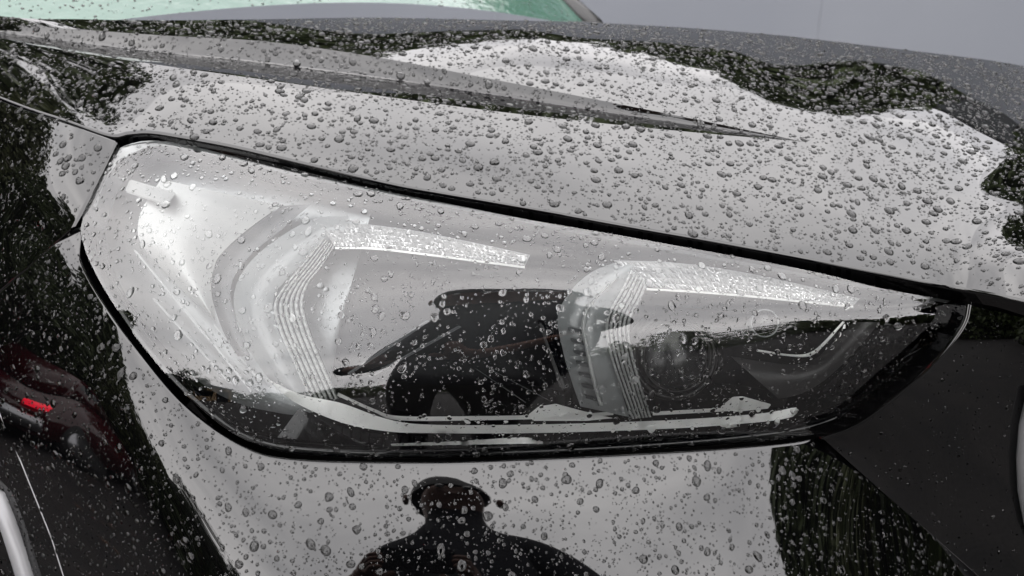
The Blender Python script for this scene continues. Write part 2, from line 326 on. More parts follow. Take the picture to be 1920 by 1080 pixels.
def tube_mesh(name, chains, m, parent=None, seg=8):
    V, Fc = [], []
    for ch in chains:
        pts = np.array([c[:3] for c in ch], float); rad = [c[3] for c in ch]; o = len(V)
        for i, p in enumerate(pts):
            d = pts[min(i + 1, len(pts) - 1)] - pts[max(i - 1, 0)]; d /= np.linalg.norm(d) + 1e-9
            x = np.cross(d, [0.3, 0.2, 1.0] if abs(d[2]) < 0.9 else [1, 0, 0]); x /= np.linalg.norm(x); yv = np.cross(d, x)
            for k in range(seg):
                t = 2 * math.pi * k / seg; V.append(p + rad[i] * (math.cos(t) * x + math.sin(t) * yv))
        for i in range(len(pts) - 1):
            for k in range(seg): Fc.append((o + i * seg + k, o + i * seg + (k + 1) % seg, o + (i + 1) * seg + (k + 1) % seg, o + (i + 1) * seg + k))
        Fc.append(tuple(o + k for k in range(seg))[::-1]); Fc.append(tuple(o + (len(pts) - 1) * seg + k for k in range(seg)))
    return mesh_obj(name, V, Fc, m, parent)
def tree(az, dist, h, rad, kind, label, group='trees around the car mirrored in its paint', base=0.28):
    d = dirv(az, 0); loc = (d[0] * dist, 0.7 + d[1] * dist, 0)
    t = bpy.data.objects.new('tree', None); link(t); t.location = loc; tag(t, label, 'tree', group)
    ch = [[(0, 0, 0, 0.035 * h), (0.05, 0.03, h * 0.3, 0.027 * h), (-0.04, 0.02, h * 0.6, 0.017 * h), (0.03, 0, h * 0.85, 0.006 * h)]]
    g = random.Random(int(az * 7 + dist * 13))
    for k in range(7):
        a_ = g.random() * 6.28; z0 = h * (0.25 + 0.07 * k); L = rad * (0.9 - 0.06 * k)
        ch.append([(0, 0, z0, 0.012 * h), (math.cos(a_) * L * 0.5, math.sin(a_) * L * 0.5, z0 + L * 0.3, 0.007 * h), (math.cos(a_) * L, math.sin(a_) * L, z0 + L * 0.45, 0.003 * h)])
    tube_mesh('trunk', ch, 'bark', t)
    c = link(bpy.data.objects.new('crown', CROWNS[kind]), t); c.location = (0, 0, h * (1 + base) / 2); c.scale = (rad, rad, h * (1 - base) / 2); c.rotation_euler = (0, 0, g.random() * 6)
    return t
for a_ in [(-84, 9.0, 4.2, 2.2, 0, 'broad dark tree mirrored on the bumper corner left of the headlight'),
           (-64, 10.0, 3.8, 2.1, 1, 'olive-green tree mirrored above the dark red car'),
           (-42, 13.0, 4.2, 1.5, 2, 'thin feathery tree mirrored beside the person on the bumper'),
           (64, 9.5, 5.0, 2.4, 1, 'bushy dark tree mirrored at the bumper crease'),
           (72, 11.0, 4.5, 2.4, 0, 'low wide tree mirrored in the right end of the lamp lens'),
           (-112, 6.5, 6.0, 2.2, 1, 'tall olive tree mirrored on the front wing'),
           (-132, 7.5, 6.5, 2.0, 0, 'tall dark tree mirrored at the rear corner of the bonnet')]: tree(*a_)

# the wood that closes the view behind the photographer reads as one mass
def wood(name, arcs, n, m, label):
    g = np.random.default_rng(11); V = []
    for az0, az1, d0, d1, h0, h1, share in arcs:
        k = int(n * share); nc = max(6, int(abs(az1 - az0) * 1.6))
        ca = np.radians(g.uniform(az0, az1, nc)); cd = g.uniform(d0, d1, nc); ch = g.uniform(h0, h1, nc); cr_ = g.uniform(0.9, 1.7, nc)
        i = g.integers(0, nc, k); f = g.random(k) ** 0.7
        c_ = np.stack([np.sin(ca[i]) * cd[i], 0.7 - np.cos(ca[i]) * cd[i], ch[i] * f], 1)
        d_ = g.normal(size=(k, 3)); d_ /= np.linalg.norm(d_, axis=1, keepdims=True); rr = (cr_[i] * (1.05 - 0.85 * f ** 2))[:, None]
        p = c_ + d_ * rr * (0.55 + 0.5 * g.random((k, 1))) * np.array([1, 1, 0.45]); p[:, 2] = np.abs(p[:, 2])
        sz = (0.09 + 0.10 * g.random(k))[:, None]
        a = g.normal(size=(k, 3)); a /= np.linalg.norm(a, axis=1, keepdims=True); b = g.normal(size=(k, 3)); b -= (a * b).sum(1, keepdims=True) * a; b /= np.linalg.norm(b, axis=1, keepdims=True)
        V.append(np.stack([p - a * sz, p + b * sz * 0.6, p + a * sz, p - b * sz * 0.6], 1).reshape(-1, 3))
    V = np.vstack(V); o = mesh_obj(name, V, np.arange(len(V)).reshape(-1, 4).tolist(), m, None, False)
    return tag(o, label, None, None, 'stuff')
wood('wood', [(-100, -60, 12, 15, 5.5, 8.5, 0.6), (-60, -48, 14, 16, 2.5, 4.2, 0.1), (-52, 20, 20, 24, 1.6, 3.0, 0.12), (57, 128, 9, 12, 6.0, 9.0, 1.7), (26, 52, 14, 17, 1.8, 3.2, 0.15), (-142, -100, 9, 11, 7.0, 10.5, 0.35), (-182, -146, 9.6, 11.5, 5.6, 7.6, 0.3), (158, 182, 9.6, 11.5, 5.4, 7.4, 0.24), (148, 158, 10, 11.5, 7.4, 8.8, 0.2)], 110000, 'leaf_a', 'dark green wood mirrored in the paint behind the photographer')
mat('leaf_litter', (0.10, 0.05, 0.022), 0.7, vary=(2.0, (0.07, 0.032, 0.016)))
g9 = np.random.default_rng(5); nl_ = 220
lp_ = np.stack([g9.uniform(-7, 0.5, nl_), g9.uniform(-7, 0.4, nl_), 0.006 + 0.012 * g9.random(nl_)], 1); la = g9.uniform(0, 6.28, nl_); ls = 0.012 + 0.022 * g9.random(nl_)
LV = np.stack([lp_ + np.stack([np.cos(la + q_) * ls * r_, np.sin(la + q_) * ls * r_, 0.01 * g9.random(nl_)], 1) for q_, r_ in ((0, 1.3), (1.2, 0.7), (2.2, 0.6), (3.14, 1.0), (4.1, 0.6), (5.1, 0.7))], 1).reshape(-1, 3)
tag(mesh_obj('fallen_leaves', LV, np.arange(6 * nl_).reshape(-1, 6).tolist(), 'leaf_litter', None, False), 'orange fallen leaves scattered on the wet asphalt', None, None, 'stuff')

# ------------------------------------------------------------------ the car
car = bpy.data.objects.new('car', None); link(car); car.location = (0, 0.9, 0)
tag(car, 'rain-covered black car, front corner with headlight, bonnet and bumper', 'car')
CARINV = Matrix.Translation((0, -0.9, 0))
def child(o, p=car):
    o.parent = p; o.matrix_parent_inverse = p.matrix_world.inverted() if p.matrix_world != Matrix() else Matrix.Translation(-Vector(p.location)); return o
SURF = {}
# bonnet
us = np.linspace(-300, 2300, 326)
vE, v1, v2, vT = [vof(c_, us) for c_ in (hood_edge, crease1, crease2, hood_top)]
def sub(va, vb, n, ease=1.0):
    t = np.linspace(0, 1, n)[None, :] ** ease; return np.repeat(us[:, None], n, 1), va[:, None] * (1 - t) + vb[:, None] * t
uA, wA = sub(vE, v1, 36); PA = F_hood.P(uA, wA); NA = gnormals(PA)
uC, wC = sub(v2, vT, 44); PC = F_hood.P(uC, wC); NC = gnormals(PC)
msk = us <= 1516; usB = us[msk]
tB = np.r_[np.linspace(0, 0.80, 14), np.linspace(0.84, 1, 7)]
uB = np.repeat(usB[:, None], len(tB), 1); wB = v1[msk][:, None] * (1 - tB) + v2[msk][:, None] * tB
PB = F_hood.P(uB, wB); nB = F_hood.N(uB, wB)
dist = np.linalg.norm(PB - PB[:, :1], axis=-1); prof = np.where(tB < 0.82, 1.0, np.clip((1 - tB) / 0.18, 0, 1) * 1.0)
PB = PB - nB * (dist * 0.22 * prof)[..., None]
NB = gnormals(PB)
hood_p = [(PA, NA), (PB, NB), (PC, NC), lip(PA[:, 0], NA[:, 0], PA[:, 1], 0.003, 0.012)]
hood = child(patches_obj('bonnet', hood_p, 'paint')); SURF['hood'] = [(PA, NA, uA, wA), (PB, NB, uB, wB), (PC, NC, uC, wC)]
# front bumper: main shoulder
pairs_b = [((-250, 760), (-420, 1400)), ((0, 551), (-220, 1380)), ((139, 433), (-80, 1360)), ((149, 492), (20, 1360)), ((188, 566), (110, 1360)), ((255, 662), (210, 1360)), ((345, 766), (330, 1360)), ((455, 843), (470, 1360)), ((560, 868), (600, 1360)),
           ((800, 873), (830, 1360)), ((1000, 867), (1060, 1360)), ((1200, 857), (1330, 1360)), ((1350, 848), (1620, 1360)), ((1480, 836), (1930, 1360)), ((1545, 824), (2150, 1360))]
gb = between(pairs_b, 260, 70); Pb = F_bump.P(gb[..., 0], gb[..., 1]); Nb = gnormals(Pb)
# nose beside the grille
nl = [(1822, 572), (1815, 604), (1792, 640), (1750, 688), (1700, 733), (1650, 773), (1600, 804), (1545, 824), (1650, 918), (1760, 1014), (1900, 1138), (2150, 1360)]
pairs_n = [(a, b) for a, b in zip(nl, [(2300, 690), (2300, 712), (2300, 740), (2300, 780), (2300, 815), (2300, 850), (2300, 890), (2300, 930), (2300, 1000), (2300, 1090), (2300, 1200), (2300, 1380)])]
gn1 = between(pairs_n[:8], 70, 60); gn2 = between(pairs_n[7:], 60, 60)
nose_p = []
for g_ in (gn1, gn2):
    P_ = F_nose.P(g_[..., 0], g_[..., 1]); nose_p.append((P_, F_nose.N(g_[..., 0], g_[..., 1]), g_[..., 0], g_[..., 1]))
Pn, Nn_ = nose_p[0][:2]
bumper = child(patches_obj('bumper', [(Pb, Nb)] + [q[:2] for q in nose_p] + [lip(Pb[:, 0], Nb[:, 0], Pb[:, 1], 0.0035, 0.03), lip(Pn[:, 0], Nn_[:, 0], Pn[:, 1], 0.003, 0.03), lip(Pn[0], Nn_[0], Pn[1], 0.006, 0.03)], 'paint'))
SURF['bump'] = [(Pb, Nb, gb[..., 0], gb[..., 1])]; SURF['nose'] = nose_p
# front wing
pairs_f = [((-300, 62), (-300, 806)), ((0, 190), (0, 543)), ((110, 228), (70, 484)), ((216, 266), (133, 428))]
gf = between(pairs_f, 120, 70); Pf = F_fend.P(gf[..., 0], gf[..., 1]); Nf = gnormals(Pf)
wing = child(patches_obj('front_wing', [(Pf, Nf), lip(Pf[:, 0], Nf[:, 0], Pf[:, 1], 0.002, 0.03), lip(Pf[:, -1], Nf[:, -1], Pf[:, -2], 0.002, 0.03), lip(Pf[-1], Nf[-1], Pf[-2], 0.003, 0.03)], 'paint'))
SURF['fend'] = [(Pf, Nf, gf[..., 0], gf[..., 1])]
# black structure behind the gaps
def backing(name, F, poly_pairs, off, m, n=(80, 20), parent=None):
    g_ = between(poly_pairs, *n); P_ = F.P(g_[..., 0], g_[..., 1], off); return child(patches_obj(name, [(P_, gnormals(P_))], m), parent or car)
# headlight lens
gl_ = between(lens_pairs, 220, 60); Pl = F_lens.P(gl_[..., 0], gl_[..., 1]); Nl = gnormals(Pl)
SURF['lens'] = [(Pl, Nl, gl_[..., 0], gl_[..., 1])]

# ------------------------------------------------------------------ headlight materials
mat('reflector', (0.30, 0.305, 0.30), 0.4, 0.25, bump=(90, 0.15, 0.002))
mat('chamber_silver', (0.22, 0.23, 0.232), 0.35, 0.6, bump=(60, 0.2, 0.003))
mat('chamber_grey', (0.035, 0.037, 0.039), 0.4, 0.3)
mat('trim_silver', (0.86, 0.86, 0.84), 0.35, 0.15)
mat('guide_clear', (0.70, 0.71, 0.70), 0.12, 0.0, 1.49, Transmission_Weight=0.35)
mat('guide_body', (0.20, 0.21, 0.21), 0.22, 0.0, 1.49, bump=(140, 0.15, 0.002))
mat('prism_clear', (0.40, 0.405, 0.40), 0.12, 0.0, 1.49, Transmission_Weight=0.45)
mat('gloss_black', (0.0008, 0.0008, 0.0016), 0.06, Specular_IOR_Level=0.35)
mat('bowl', (0.008, 0.0075, 0.0075), 0.3, 0.3, Specular_IOR_Level=0.25)
mat('hockey', (0.035, 0.034, 0.034), 0.4, 0.2, Specular_IOR_Level=0.3)
mat('projector_glass', (0.006, 0.006, 0.007), 0.22, 0.0, 1.5, Specular_IOR_Level=0.4)
# ------------------------------------------------------------------ headlight
headlight = backing('headlight', F_lens, lens_pairs, 0.085, 'inner_black', (120, 40))
lens = child(patches_obj('lens', [(Pl, Nl)], 'lens_clear'), headlight)
def ribbon(name, pairs, m, off=(0.03, 0.03), bulge=0.0, n=(60, 10), parent=headlight, thick=0.0, mod=None):
    """strip between two outlines, set behind the lens; off = depth at the first and second outline"""
    g_ = between(pairs, *n); t = np.linspace(0, 1, n[1])[None, :]; sx = np.linspace(0, 1, n[0])[:, None]
    o_ = off[0] * (1 - t) + off[1] * t - bulge * np.sin(np.pi * t) + 0 * sx
    if mod is not None: o_ = o_ + mod(sx, t)
    P_ = F_lens.P(g_[..., 0], g_[..., 1], o_); pt = [(P_, gnormals(P_))]
    if thick:
        for k in (0, -1):
            Q = np.stack([P_[:, k], P_[:, k] + (P_[:, k] - CAM) * thick], 1); pt.append((Q, gnormals(Q)))
            Q = np.stack([P_[k], P_[k] + (P_[k] - CAM) * thick], 1); pt.append((Q, gnormals(Q)))
    return child(patches_obj(name, pt, m), parent)
def plate(name, poly, m, off, thick=0.012, bev=0.0012, parent=headlight):
    offs = off if isinstance(off, (list, tuple)) else [off] * len(poly)
    P_ = [F_lens.P(np.array(float(u)), np.array(float(v)), o_) for (u, v), o_ in zip(poly, offs)]
    bm = bmesh.new(); f = bm.faces.new([bm.verts.new(p) for p in P_])
    ex = bmesh.ops.extrude_face_region(bm, geom=[f]); vs = [e for e in ex['geom'] if isinstance(e, bmesh.types.BMVert)]
    for v in vs: v.co += (v.co - Vector(CAM)).normalized() * thick
    bmesh.ops.recalc_face_normals(bm, faces=bm.faces)
    if bev: bmesh.ops.bevel(bm, geom=bm.edges[:], offset=bev, segments=2, affect='EDGES')
    me = bpy.data.meshes.new(name); bm.to_mesh(me); bm.free(); me.materials.append(MATS[m])
    return child(link(bpy.data.objects.new(name, me)), parent)
# side wall of the lamp box and its black border
loop = [p[0] for p in lens_pairs] + [p[1] for p in lens_pairs][::-1]; loop = loop + [loop[0]]
lq = crv(loop, 200); W0 = F_lens.P(lq[:, 0], lq[:, 1], 0.001); W1 = F_lens.P(lq[:, 0], lq[:, 1], 0.09); WW = np.stack([W0, W1], 1)
child(patches_obj('box_wall', [(WW, gnormals(WW))], 'inner_black'), headlight)
inset = [(176, 432), (196, 490), (236, 560), (300, 650), (384, 738), (482, 806), (625, 826), (900, 831), (1200, 819), (1480, 790), (1590, 752), (1690, 675), (1778, 600)]
ribbon('black_border', list(zip(lens_bottom, inset)), 'gloss_black', (0.002, 0.012), 0.003, (140, 8))
ribbon('top_border', [((165, 375), (180, 390)), ((190, 320), (200, 336)), ((230, 275), (240, 292)), ((330, 268), (331, 276)), ((600, 333), (600, 340)), ((1200, 453), (1200, 460)), ((1650, 540), (1650, 546)), ((1800, 567), (1796, 572))], 'guide_body', (0.002, 0.008), 0, (100, 4))
# left chamber
ribbon('side_chamber', [((190, 330), (200, 480)), ((240, 285), (260, 590)), ((360, 290), (380, 720)), ((480, 320), (500, 770)), ((600, 360), (600, 760)), ((700, 385), (640, 600))], 'chamber_silver', (0.05, 0.07), -0.01, (60, 30))
ribbon('side_reflector', [((302, 336), (526, 386)), ((272, 382), (500, 404)), ((259, 420), (462, 432)), ((264, 456), (425, 465)), ((300, 500), (403, 496)), ((350, 552), (400, 548)), ((402, 600), (404, 602))], 'reflector', (0.034, 0.03), -0.012, (50, 24), thick=0.02)
plate('reflector_bar', [(243, 336), (332, 362), (314, 386), (234, 360)], 'reflector', 0.026)
ribbon('chamber_band', [((528, 386), (585, 382)), ((470, 430), (530, 428)), ((410, 486), (462, 486)), ((396, 545), (432, 545)), ((418, 620), (452, 628)), ((446, 668), (470, 668))], 'chamber_grey', (0.028, 0.026), 0.002, (40, 10), thick=0.02)
for p0, p1 in (((250, 470), (392, 640)), ((285, 560), (430, 720)), ((400, 610), (486, 716)), ((330, 560), (470, 735))):
    plate('chamber_rib', [p0, (p0[0] + 4, p0[1] - 2), (p1[0] + 4, p1[1] - 2), p1], 'guide_body', 0.040, 0.012, 0.0005)
for k in range(7):
    y0 = 566 + k * 26
    plate('guide_louvre', [(464 + k * 9, y0), (516 + k * 8, y0 + 20), (515 + k * 8, y0 + 24), (463 + k * 9, y0 + 4)], 'chamber_silver', 0.0225, 0.006, 0.0005)
def drl(body, ribL, ribR, arm_top, arm_bot, nr, off):
    ribbon('light_guide_body', body, 'guide_body', (off + 0.006, off + 0.004), 0.006, (70, 12), thick=0.03)
    ribbon('rib_bed', list(zip(ribL, ribR)), 'chamber_grey', (off + 0.005, off + 0.005), 0, (60, 4))
    for k in range(nr):
        a, b = (k + 0.14) / nr, (k + 0.86) / nr
        pr = [((l[0] + (r[0] - l[0]) * a, l[1] + (r[1] - l[1]) * a), (l[0] + (r[0] - l[0]) * b, l[1] + (r[1] - l[1]) * b)) for l, r in zip(ribL, ribR)]
        ph = rng.random() * 6
        ribbon('light_guide_rib', pr, 'guide_clear', (off, off), 0.0028, (150, 7), thick=0.012,
               mod=lambda sx, t, ph=ph: 0.0008 * np.sign(np.sin(sx * 150 + ph)) * np.sin(np.pi * t) + 0.0003 * np.sin(sx * 61 + ph))
    g = np.random.default_rng(int(off * 1e4)); L = crv([(*a_, *b_) for a_, b_ in zip(arm_top, arm_bot)], 46); V_, F_ = [], []
    nv_ = 5
    for i in range(45):
        for j in range(nv_):
            q = []
            for ii, jj in ((i, j), (i + 1, j), (i + 1, j + 1), (i, j + 1)):
                t = jj / nv_; q.append(L[ii, :2] * (1 - t) + L[ii, 2:] * t)
            q = np.array(q); c_ = q.mean(0); q = c_ + (q - c_) * 0.97
            P4 = F_lens.P(q[:, 0], q[:, 1], off + g.normal(size=4) * 0.00025); top = F_lens.P(np.array([c_[0]]), np.array([c_[1]]), off - 0.0013 + g.normal() * 0.0003)[0]
            o_ = len(V_); V_ += [*P4, top]; F_ += [(o_, o_ + 1, o_ + 4), (o_ + 1, o_ + 2, o_ + 4), (o_ + 2, o_ + 3, o_ + 4), (o_ + 3, o_, o_ + 4)]
    o = child(mesh_obj('prism_pattern', V_, F_, 'prism_clear', None, False), headlight); o['kind'] = 'stuff'
    ribbon('guide_arm', list(zip(arm_top, arm_bot)), 'guide_body', (off + 0.004, off + 0.003), 0, (40, 6), thick=0.02)
    ribbon('arm_edge', [(b_, (b_[0], b_[1] + 4)) for b_ in arm_bot], 'trim_silver', (off, off + 0.001), 0, (40, 3), thick=0.01)
drl([((655, 405), (640, 445)), ((590, 410), (612, 452)), ((520, 448), (560, 500)), ((462, 500), (520, 545)), ((438, 560), (512, 575)), ((456, 630), (522, 620)), ((496, 700), (556, 690)), ((545, 748), (580, 748))],
    [(606, 446), (570, 490), (532, 536), (512, 572), (520, 615), (548, 680), (580, 750)], [(628, 462), (606, 498), (580, 532), (570, 570), (582, 620), (606, 680), (636, 748)],
    [(598, 420), (680, 420), (780, 433), (880, 453), (994, 478)], [(628, 463), (700, 464), (790, 474), (890, 487), (984, 499)], 6, 0.020)
drl([((1165, 488), (1200, 505)), ((1110, 510), (1170, 535)), ((1068, 548), (1146, 575)), ((1046, 595), (1136, 612)), ((1056, 660), (1142, 655)), ((1072, 715), (1160, 715)), ((1088, 762), (1180, 782))],
    [(1182, 505), (1162, 545), (1140, 585), (1134, 620), (1142, 665), (1162, 725), (1184, 786)], [(1216, 530), (1202, 562), (1186, 592), (1181, 622), (1188, 665), (1204, 725), (1222, 782)],
    [(1150, 488), (1260, 492), (1380, 508), (1500, 533), (1612, 560)], [(1212, 540), (1300, 545), (1400, 553), (1500, 563), (1600, 573)], 6, 0.018)
ribbon('guide_rim', [((1152, 524), (1160, 520)), ((1108, 566), (1116, 564)), ((1090, 606), (1098, 605)), ((1098, 660), (1105, 658)), ((1110, 715), (1117, 712)), ((1124, 762), (1131, 760))], 'guide_clear', (0.012, 0.012), 0.002, (50, 6), thick=0.01)
for k in range(7):
    y0 = 612 + k * 21
    plate('guide_louvre', [(1064 + k * 5, y0), (1094 + k * 4.6, y0 + 7), (1096 + k * 4.6, y0 + 16), (1066 + k * 5, y0 + 8)], 'chamber_grey', 0.013, 0.004, 0.0005)
plate('dark_divider', [(1006, 598), (1034, 606), (1046, 640), (1072, 728), (1060, 738), (1034, 670)], 'gloss_black', 0.020, 0.02)
plate('divider_edge', [(1010, 604), (1018, 608), (1062, 730), (1050, 728)], 'hockey', 0.018, 0.006)
# lower blade trim
ribbon('blade', [((494, 706), (500, 714)), ((560, 738), (556, 756)), ((640, 756), (640, 792)), ((720, 784), (720, 808)), ((800, 796), (800, 812)), ((1000, 796), (1000, 812)), ((1250, 788), (1250, 804)), ((1420, 776), (1420, 792)), ((1490, 764), (1484, 782)), ((1496, 768), (1495, 774))], 'trim_silver', (0.0165, 0.012), 0.0, (120, 8), thick=0.012)
ribbon('upper_blade', [((634, 736), (632, 742)), ((700, 766), (700, 772)), ((750, 780), (750, 788)), ((900, 780), (900, 788)), ((1060, 777), (1060, 784)), ((1150, 772), (1150, 778))], 'trim_silver', (0.0265, 0.024), 0, (60, 4), thick=0.006)
ribbon('upper_blade', [((1224, 772), (1224, 779)), ((1330, 766), (1330, 773)), ((1440, 760), (1440, 766))], 'trim_silver', (0.0265, 0.024), 0, (40, 4), thick=0.006)
plate('blade_fin', [(990, 778), (1010, 762), (1042, 757), (1090, 770), (1150, 784), (1100, 789), (1000, 789)], 'trim_silver', [0.022, 0.026, 0.028, 0.025, 0.020, 0.0185, 0.0185], 0.006, 0.0006)
plate('blade_fin', [(1350, 764), (1374, 744), (1392, 743), (1446, 758), (1440, 766), (1380, 772)], 'trim_silver', [0.021, 0.027, 0.027, 0.022, 0.019, 0.0185], 0.006, 0.0006)
ribbon('lower_blade', [((734, 832), (734, 836)), ((860, 827), (860, 834)), ((980, 820), (980, 832)), ((1018, 828), (1018, 832))], 'trim_silver', (0.0045, 0.0018), 0, (40, 4))
plate('foot_tab', [(1346, 794), (1378, 791), (1390, 808), (1364, 812)], 'trim_silver', [0.022, 0.022, 0.014, 0.014], 0.004, 0.0005)
ribbon('floor_panel', [((560, 766), (520, 820)), ((700, 812), (700, 836)), ((1000, 814), (1000, 840)), ((1300, 804), (1300, 826)), ((1480, 784), (1500, 800))], 'gloss_black', (0.02, 0.008), 0, (40, 6))
# low and high beam modules
def disc_lens(name, u, v, rad, m, off, dome=0.3, parent=headlight, squash=1.0):
    c_ = F_lens.P(np.array(u), np.array(v), off); n_ = -rays(np.array(u), np.array(v)); n_ = n_ / np.linalg.norm(n_) * 0.85 + np.array([0.25, 0, -0.05]); n_ /= np.linalg.norm(n_)
    x = np.cross(n_, [0, 0, 1.0]); x /= np.linalg.norm(x); y_ = np.cross(n_, x)
    V_, F_ = [], []; ns = 32; rings = [1.0, 0.97, 0.85, 0.65, 0.4, 0.15]
    for r_ in rings:
        for k in range(ns):
            t = 2 * math.pi * k / ns; V_.append(c_ + rad * r_ * (math.cos(t) * x + squash * math.sin(t) * y_) + n_ * rad * dome * (1 - r_ ** 2))
    for i in range(len(rings) - 1):
        for k in range(ns): F_.append((i * ns + k, i * ns + (k + 1) % ns, (i + 1) * ns + (k + 1) % ns, (i + 1) * ns + k))
    F_.append(tuple((len(rings) - 1) * ns + k for k in range(ns)))
    o = child(mesh_obj(name, V_, F_, m), parent); return o, c_, n_, x, y_
def ring(name, c_, x, y_, n_, r0, r1, m, parent=headlight, lift=0.002):
    V_, F_ = [], []; ns = 40
    for r_, h in ((r0, 0), (r0 + (r1 - r0) * 0.3, lift), (r0 + (r1 - r0) * 0.7, lift), (r1, 0), (r1, -0.02)):
        for k in range(ns):
            t = 2 * math.pi * k / ns; V_.append(c_ + r_ * (math.cos(t) * x + math.sin(t) * y_) + n_ * h)
    for i in range(4):
        for k in range(ns): F_.append((i * ns + k, i * ns + (k + 1) % ns, (i + 1) * ns + (k + 1) % ns, (i + 1) * ns + k))
    return child(mesh_obj(name, V_, F_, m), parent)
for (u_, v_, r_, of_) in ((1268.0, 668.0, 0.026, 0.046),):
    o, c_, n_, x_, y_ = disc_lens('projector_lens', u_, v_, r_, 'projector_glass', of_)
    ring('projector_ring', c_, x_, y_, n_, r_ * 1.03, r_ * 1.16, 'bowl'); ring('projector_bowl', c_ - n_ * 0.006, x_, y_, n_, r_ * 1.2, r_ * 1.42, 'bowl')
o, c_, n_, x_, y_ = disc_lens('side_lens', 1434.0, 606.0, 0.010, 'projector_glass', 0.03, 0.5); ring('side_lens_ring', c_, x_, y_, n_, 0.0103, 0.0115, 'guide_body', lift=0.001)
ribbon('module_hood', [((1230, 572), (1225, 600)), ((1330, 580), (1330, 612)), ((1430, 590), (1425, 618)), ((1580, 600), (1560, 612))], 'bowl', (0.03, 0.05), 0, (40, 6))
ribbon('curved_bracket', [((1600, 604), (1650, 604)), ((1562, 642), (1606, 655)), ((1530, 672), (1566, 696)), ((1490, 684), (1530, 724)), ((1430, 678), (1496, 740)), ((1370, 668), (1460, 748))], 'hockey', (0.03, 0.022), 0.004, (60, 8), thick=0.02)
ribbon('bracket_edge', [((1580, 602), (1584, 604)), ((1540, 645), (1545, 648)), ((1515, 662), (1518, 668)), ((1480, 664), (1480, 668)), ((1420, 655), (1419, 659))], 'trim_silver', (0.026, 0.026), 0.001, (40, 5), thick=0.004)
ribbon('corner_panel', [((1660, 606), (1540, 735)), ((1720, 615), (1600, 742)), ((1760, 620), (1680, 690))], 'gloss_black', (0.024, 0.018), 0, (30, 10))
ribbon('module_floor', [((640, 700), (650, 742)), ((800, 720), (800, 778)), ((1000, 724), (1000, 776)), ((1060, 735), (1060, 760))], 'bowl', (0.06, 0.03), 0, (40, 8))
ribbon('module_floor', [((1230, 730), (1228, 770)), ((1360, 720), (1360, 764)), ((1480, 740), (1470, 762))], 'bowl', (0.055, 0.03), 0, (30, 8))
for (p0, p1) in (((890, 690), (1000, 765)), ((915, 690), (1040, 757)), ((650, 700), (800, 600)), ((690, 705), (860, 610))):
    plate('module_fin', [p0, p1, (p1[0] + 6, p1[1] + 3), (p0[0] + 6, p0[1] + 3)], 'chamber_grey', 0.042, 0.006, 0.0005)
# rubber seal in the gap over the lamp
sq = crv([(222, 262), (280, 256), (340, 262), (450, 285), (600, 324), (900, 389), (1200, 442), (1500, 497), (1700, 537), (1830, 560), (1920, 580)], 160)
sp = F_lens.P(np.clip(sq[:, 0], 100, 1860), sq[:, 1], 0.022); sp[:, 0] += np.maximum(sq[:, 0] - 1860, 0) * 0.0004
child(tube_mesh('gap_seal', [[(*p, 0.006) for p in sp]], 'seal'), car)
g_ = between([((150, 205), (100, 330)), ((240, 225), (235, 330)), ((340, 225), (345, 300)), ((600, 285), (600, 370)), ((900, 350), (900, 440)), ((1200, 400), (1200, 490)), ((1500, 455), (1500, 545)), ((1870, 525), (1870, 620))], 80, 10)
P_ = F_lens.P(g_[..., 0], g_[..., 1], 0.04); child(patches_obj('slam_panel', [(P_, gnormals(P_))], 'seal'), car)
bk = between([((-280, 60), (-280, 820)), ((120, 150), (120, 620)), ((300, 240), (330, 800)), ((700, 340), (700, 900)), ((1200, 430), (1200, 890)), ((1600, 510), (1600, 850)), ((1900, 560), (1900, 700))], 60, 30)
dB = F_lens.D(np.clip(bk[..., 0], 80, 1880), np.clip(bk[..., 1], 200, 920)) + 0.13 + np.maximum(80 - bk[..., 0], 0) * 0.0006
P_ = CAM + rays(bk[..., 0], bk[..., 1]) * dB[..., None]; child(patches_obj('inner_panel', [(P_, gnormals(P_))], 'seal'), car)

# ------------------------------------------------------------------ windscreen, cowl, pillar, grille frame
def W(u, v, d): return CAM + rays(np.array(float(u)), np.array(float(v))) * d
mat('glass_green', (0.04, 0.085, 0.066), 0.03, 0, 1.5, bump=(55, 0.25, 0.004))
mat('painted_sheen', (0.17, 0.17, 0.175), 0.35, 0.2)  # even pale colour stands in for bright reflections along trim edges
mat('pillar_black', (0.006, 0.006, 0.006), 0.3)
mat('cowl_plastic', (0.012, 0.012, 0.012), 0.5)
def quadpatch(c00, c10, c01, c11, ns=24, nt_=10, bulge=0.0):
    a = np.linspace(0, 1, ns)[:, None, None]; b = np.linspace(0, 1, nt_)[None, :, None]
    P_ = (c00 * (1 - a) + c10 * a) * (1 - b) + (c01 * (1 - a) + c11 * a) * b
    n_ = np.cross(c10 - c00, c01 - c00); n_ /= np.linalg.norm(n_)
    if n_ @ (CAM - c00) < 0: n_ = -n_
    return P_ + n_ * bulge * np.sin(np.pi * a)
WS = quadpatch(W(40, 60, 1.16), W(1122, 56, 1.75), W(-620, -420, 1.36), W(700, -330, 2.1), 40, 20, 0.05)
q_ = WS - CAM; dq = q_ @ FW
SURF['wind'] = [(WS, gnormals(WS), 960 + (q_ @ RT) / dq / T * 960, 540 - (q_ @ UP) / dq / T * 960)]
windscreen = child(patches_obj('windscreen', [(WS, gnormals(WS))], 'glass_green'))
pl_ = [W(1118, 52, 1.74), W(1062, 2, 1.80), W(900, -150, 1.93), W(700, -330, 2.12)]
child(tube_mesh('far_pillar', [[(*p, 0.018) for p in pl_]], 'pillar_black'))
PP = between([((-320, -260), (-520, -420)), ((-100, -60), (-120, -140)), ((20, 10), (40, -20)), ((110, 36), (90, 0)), ((240, 48), (225, 36))], 50, 10)
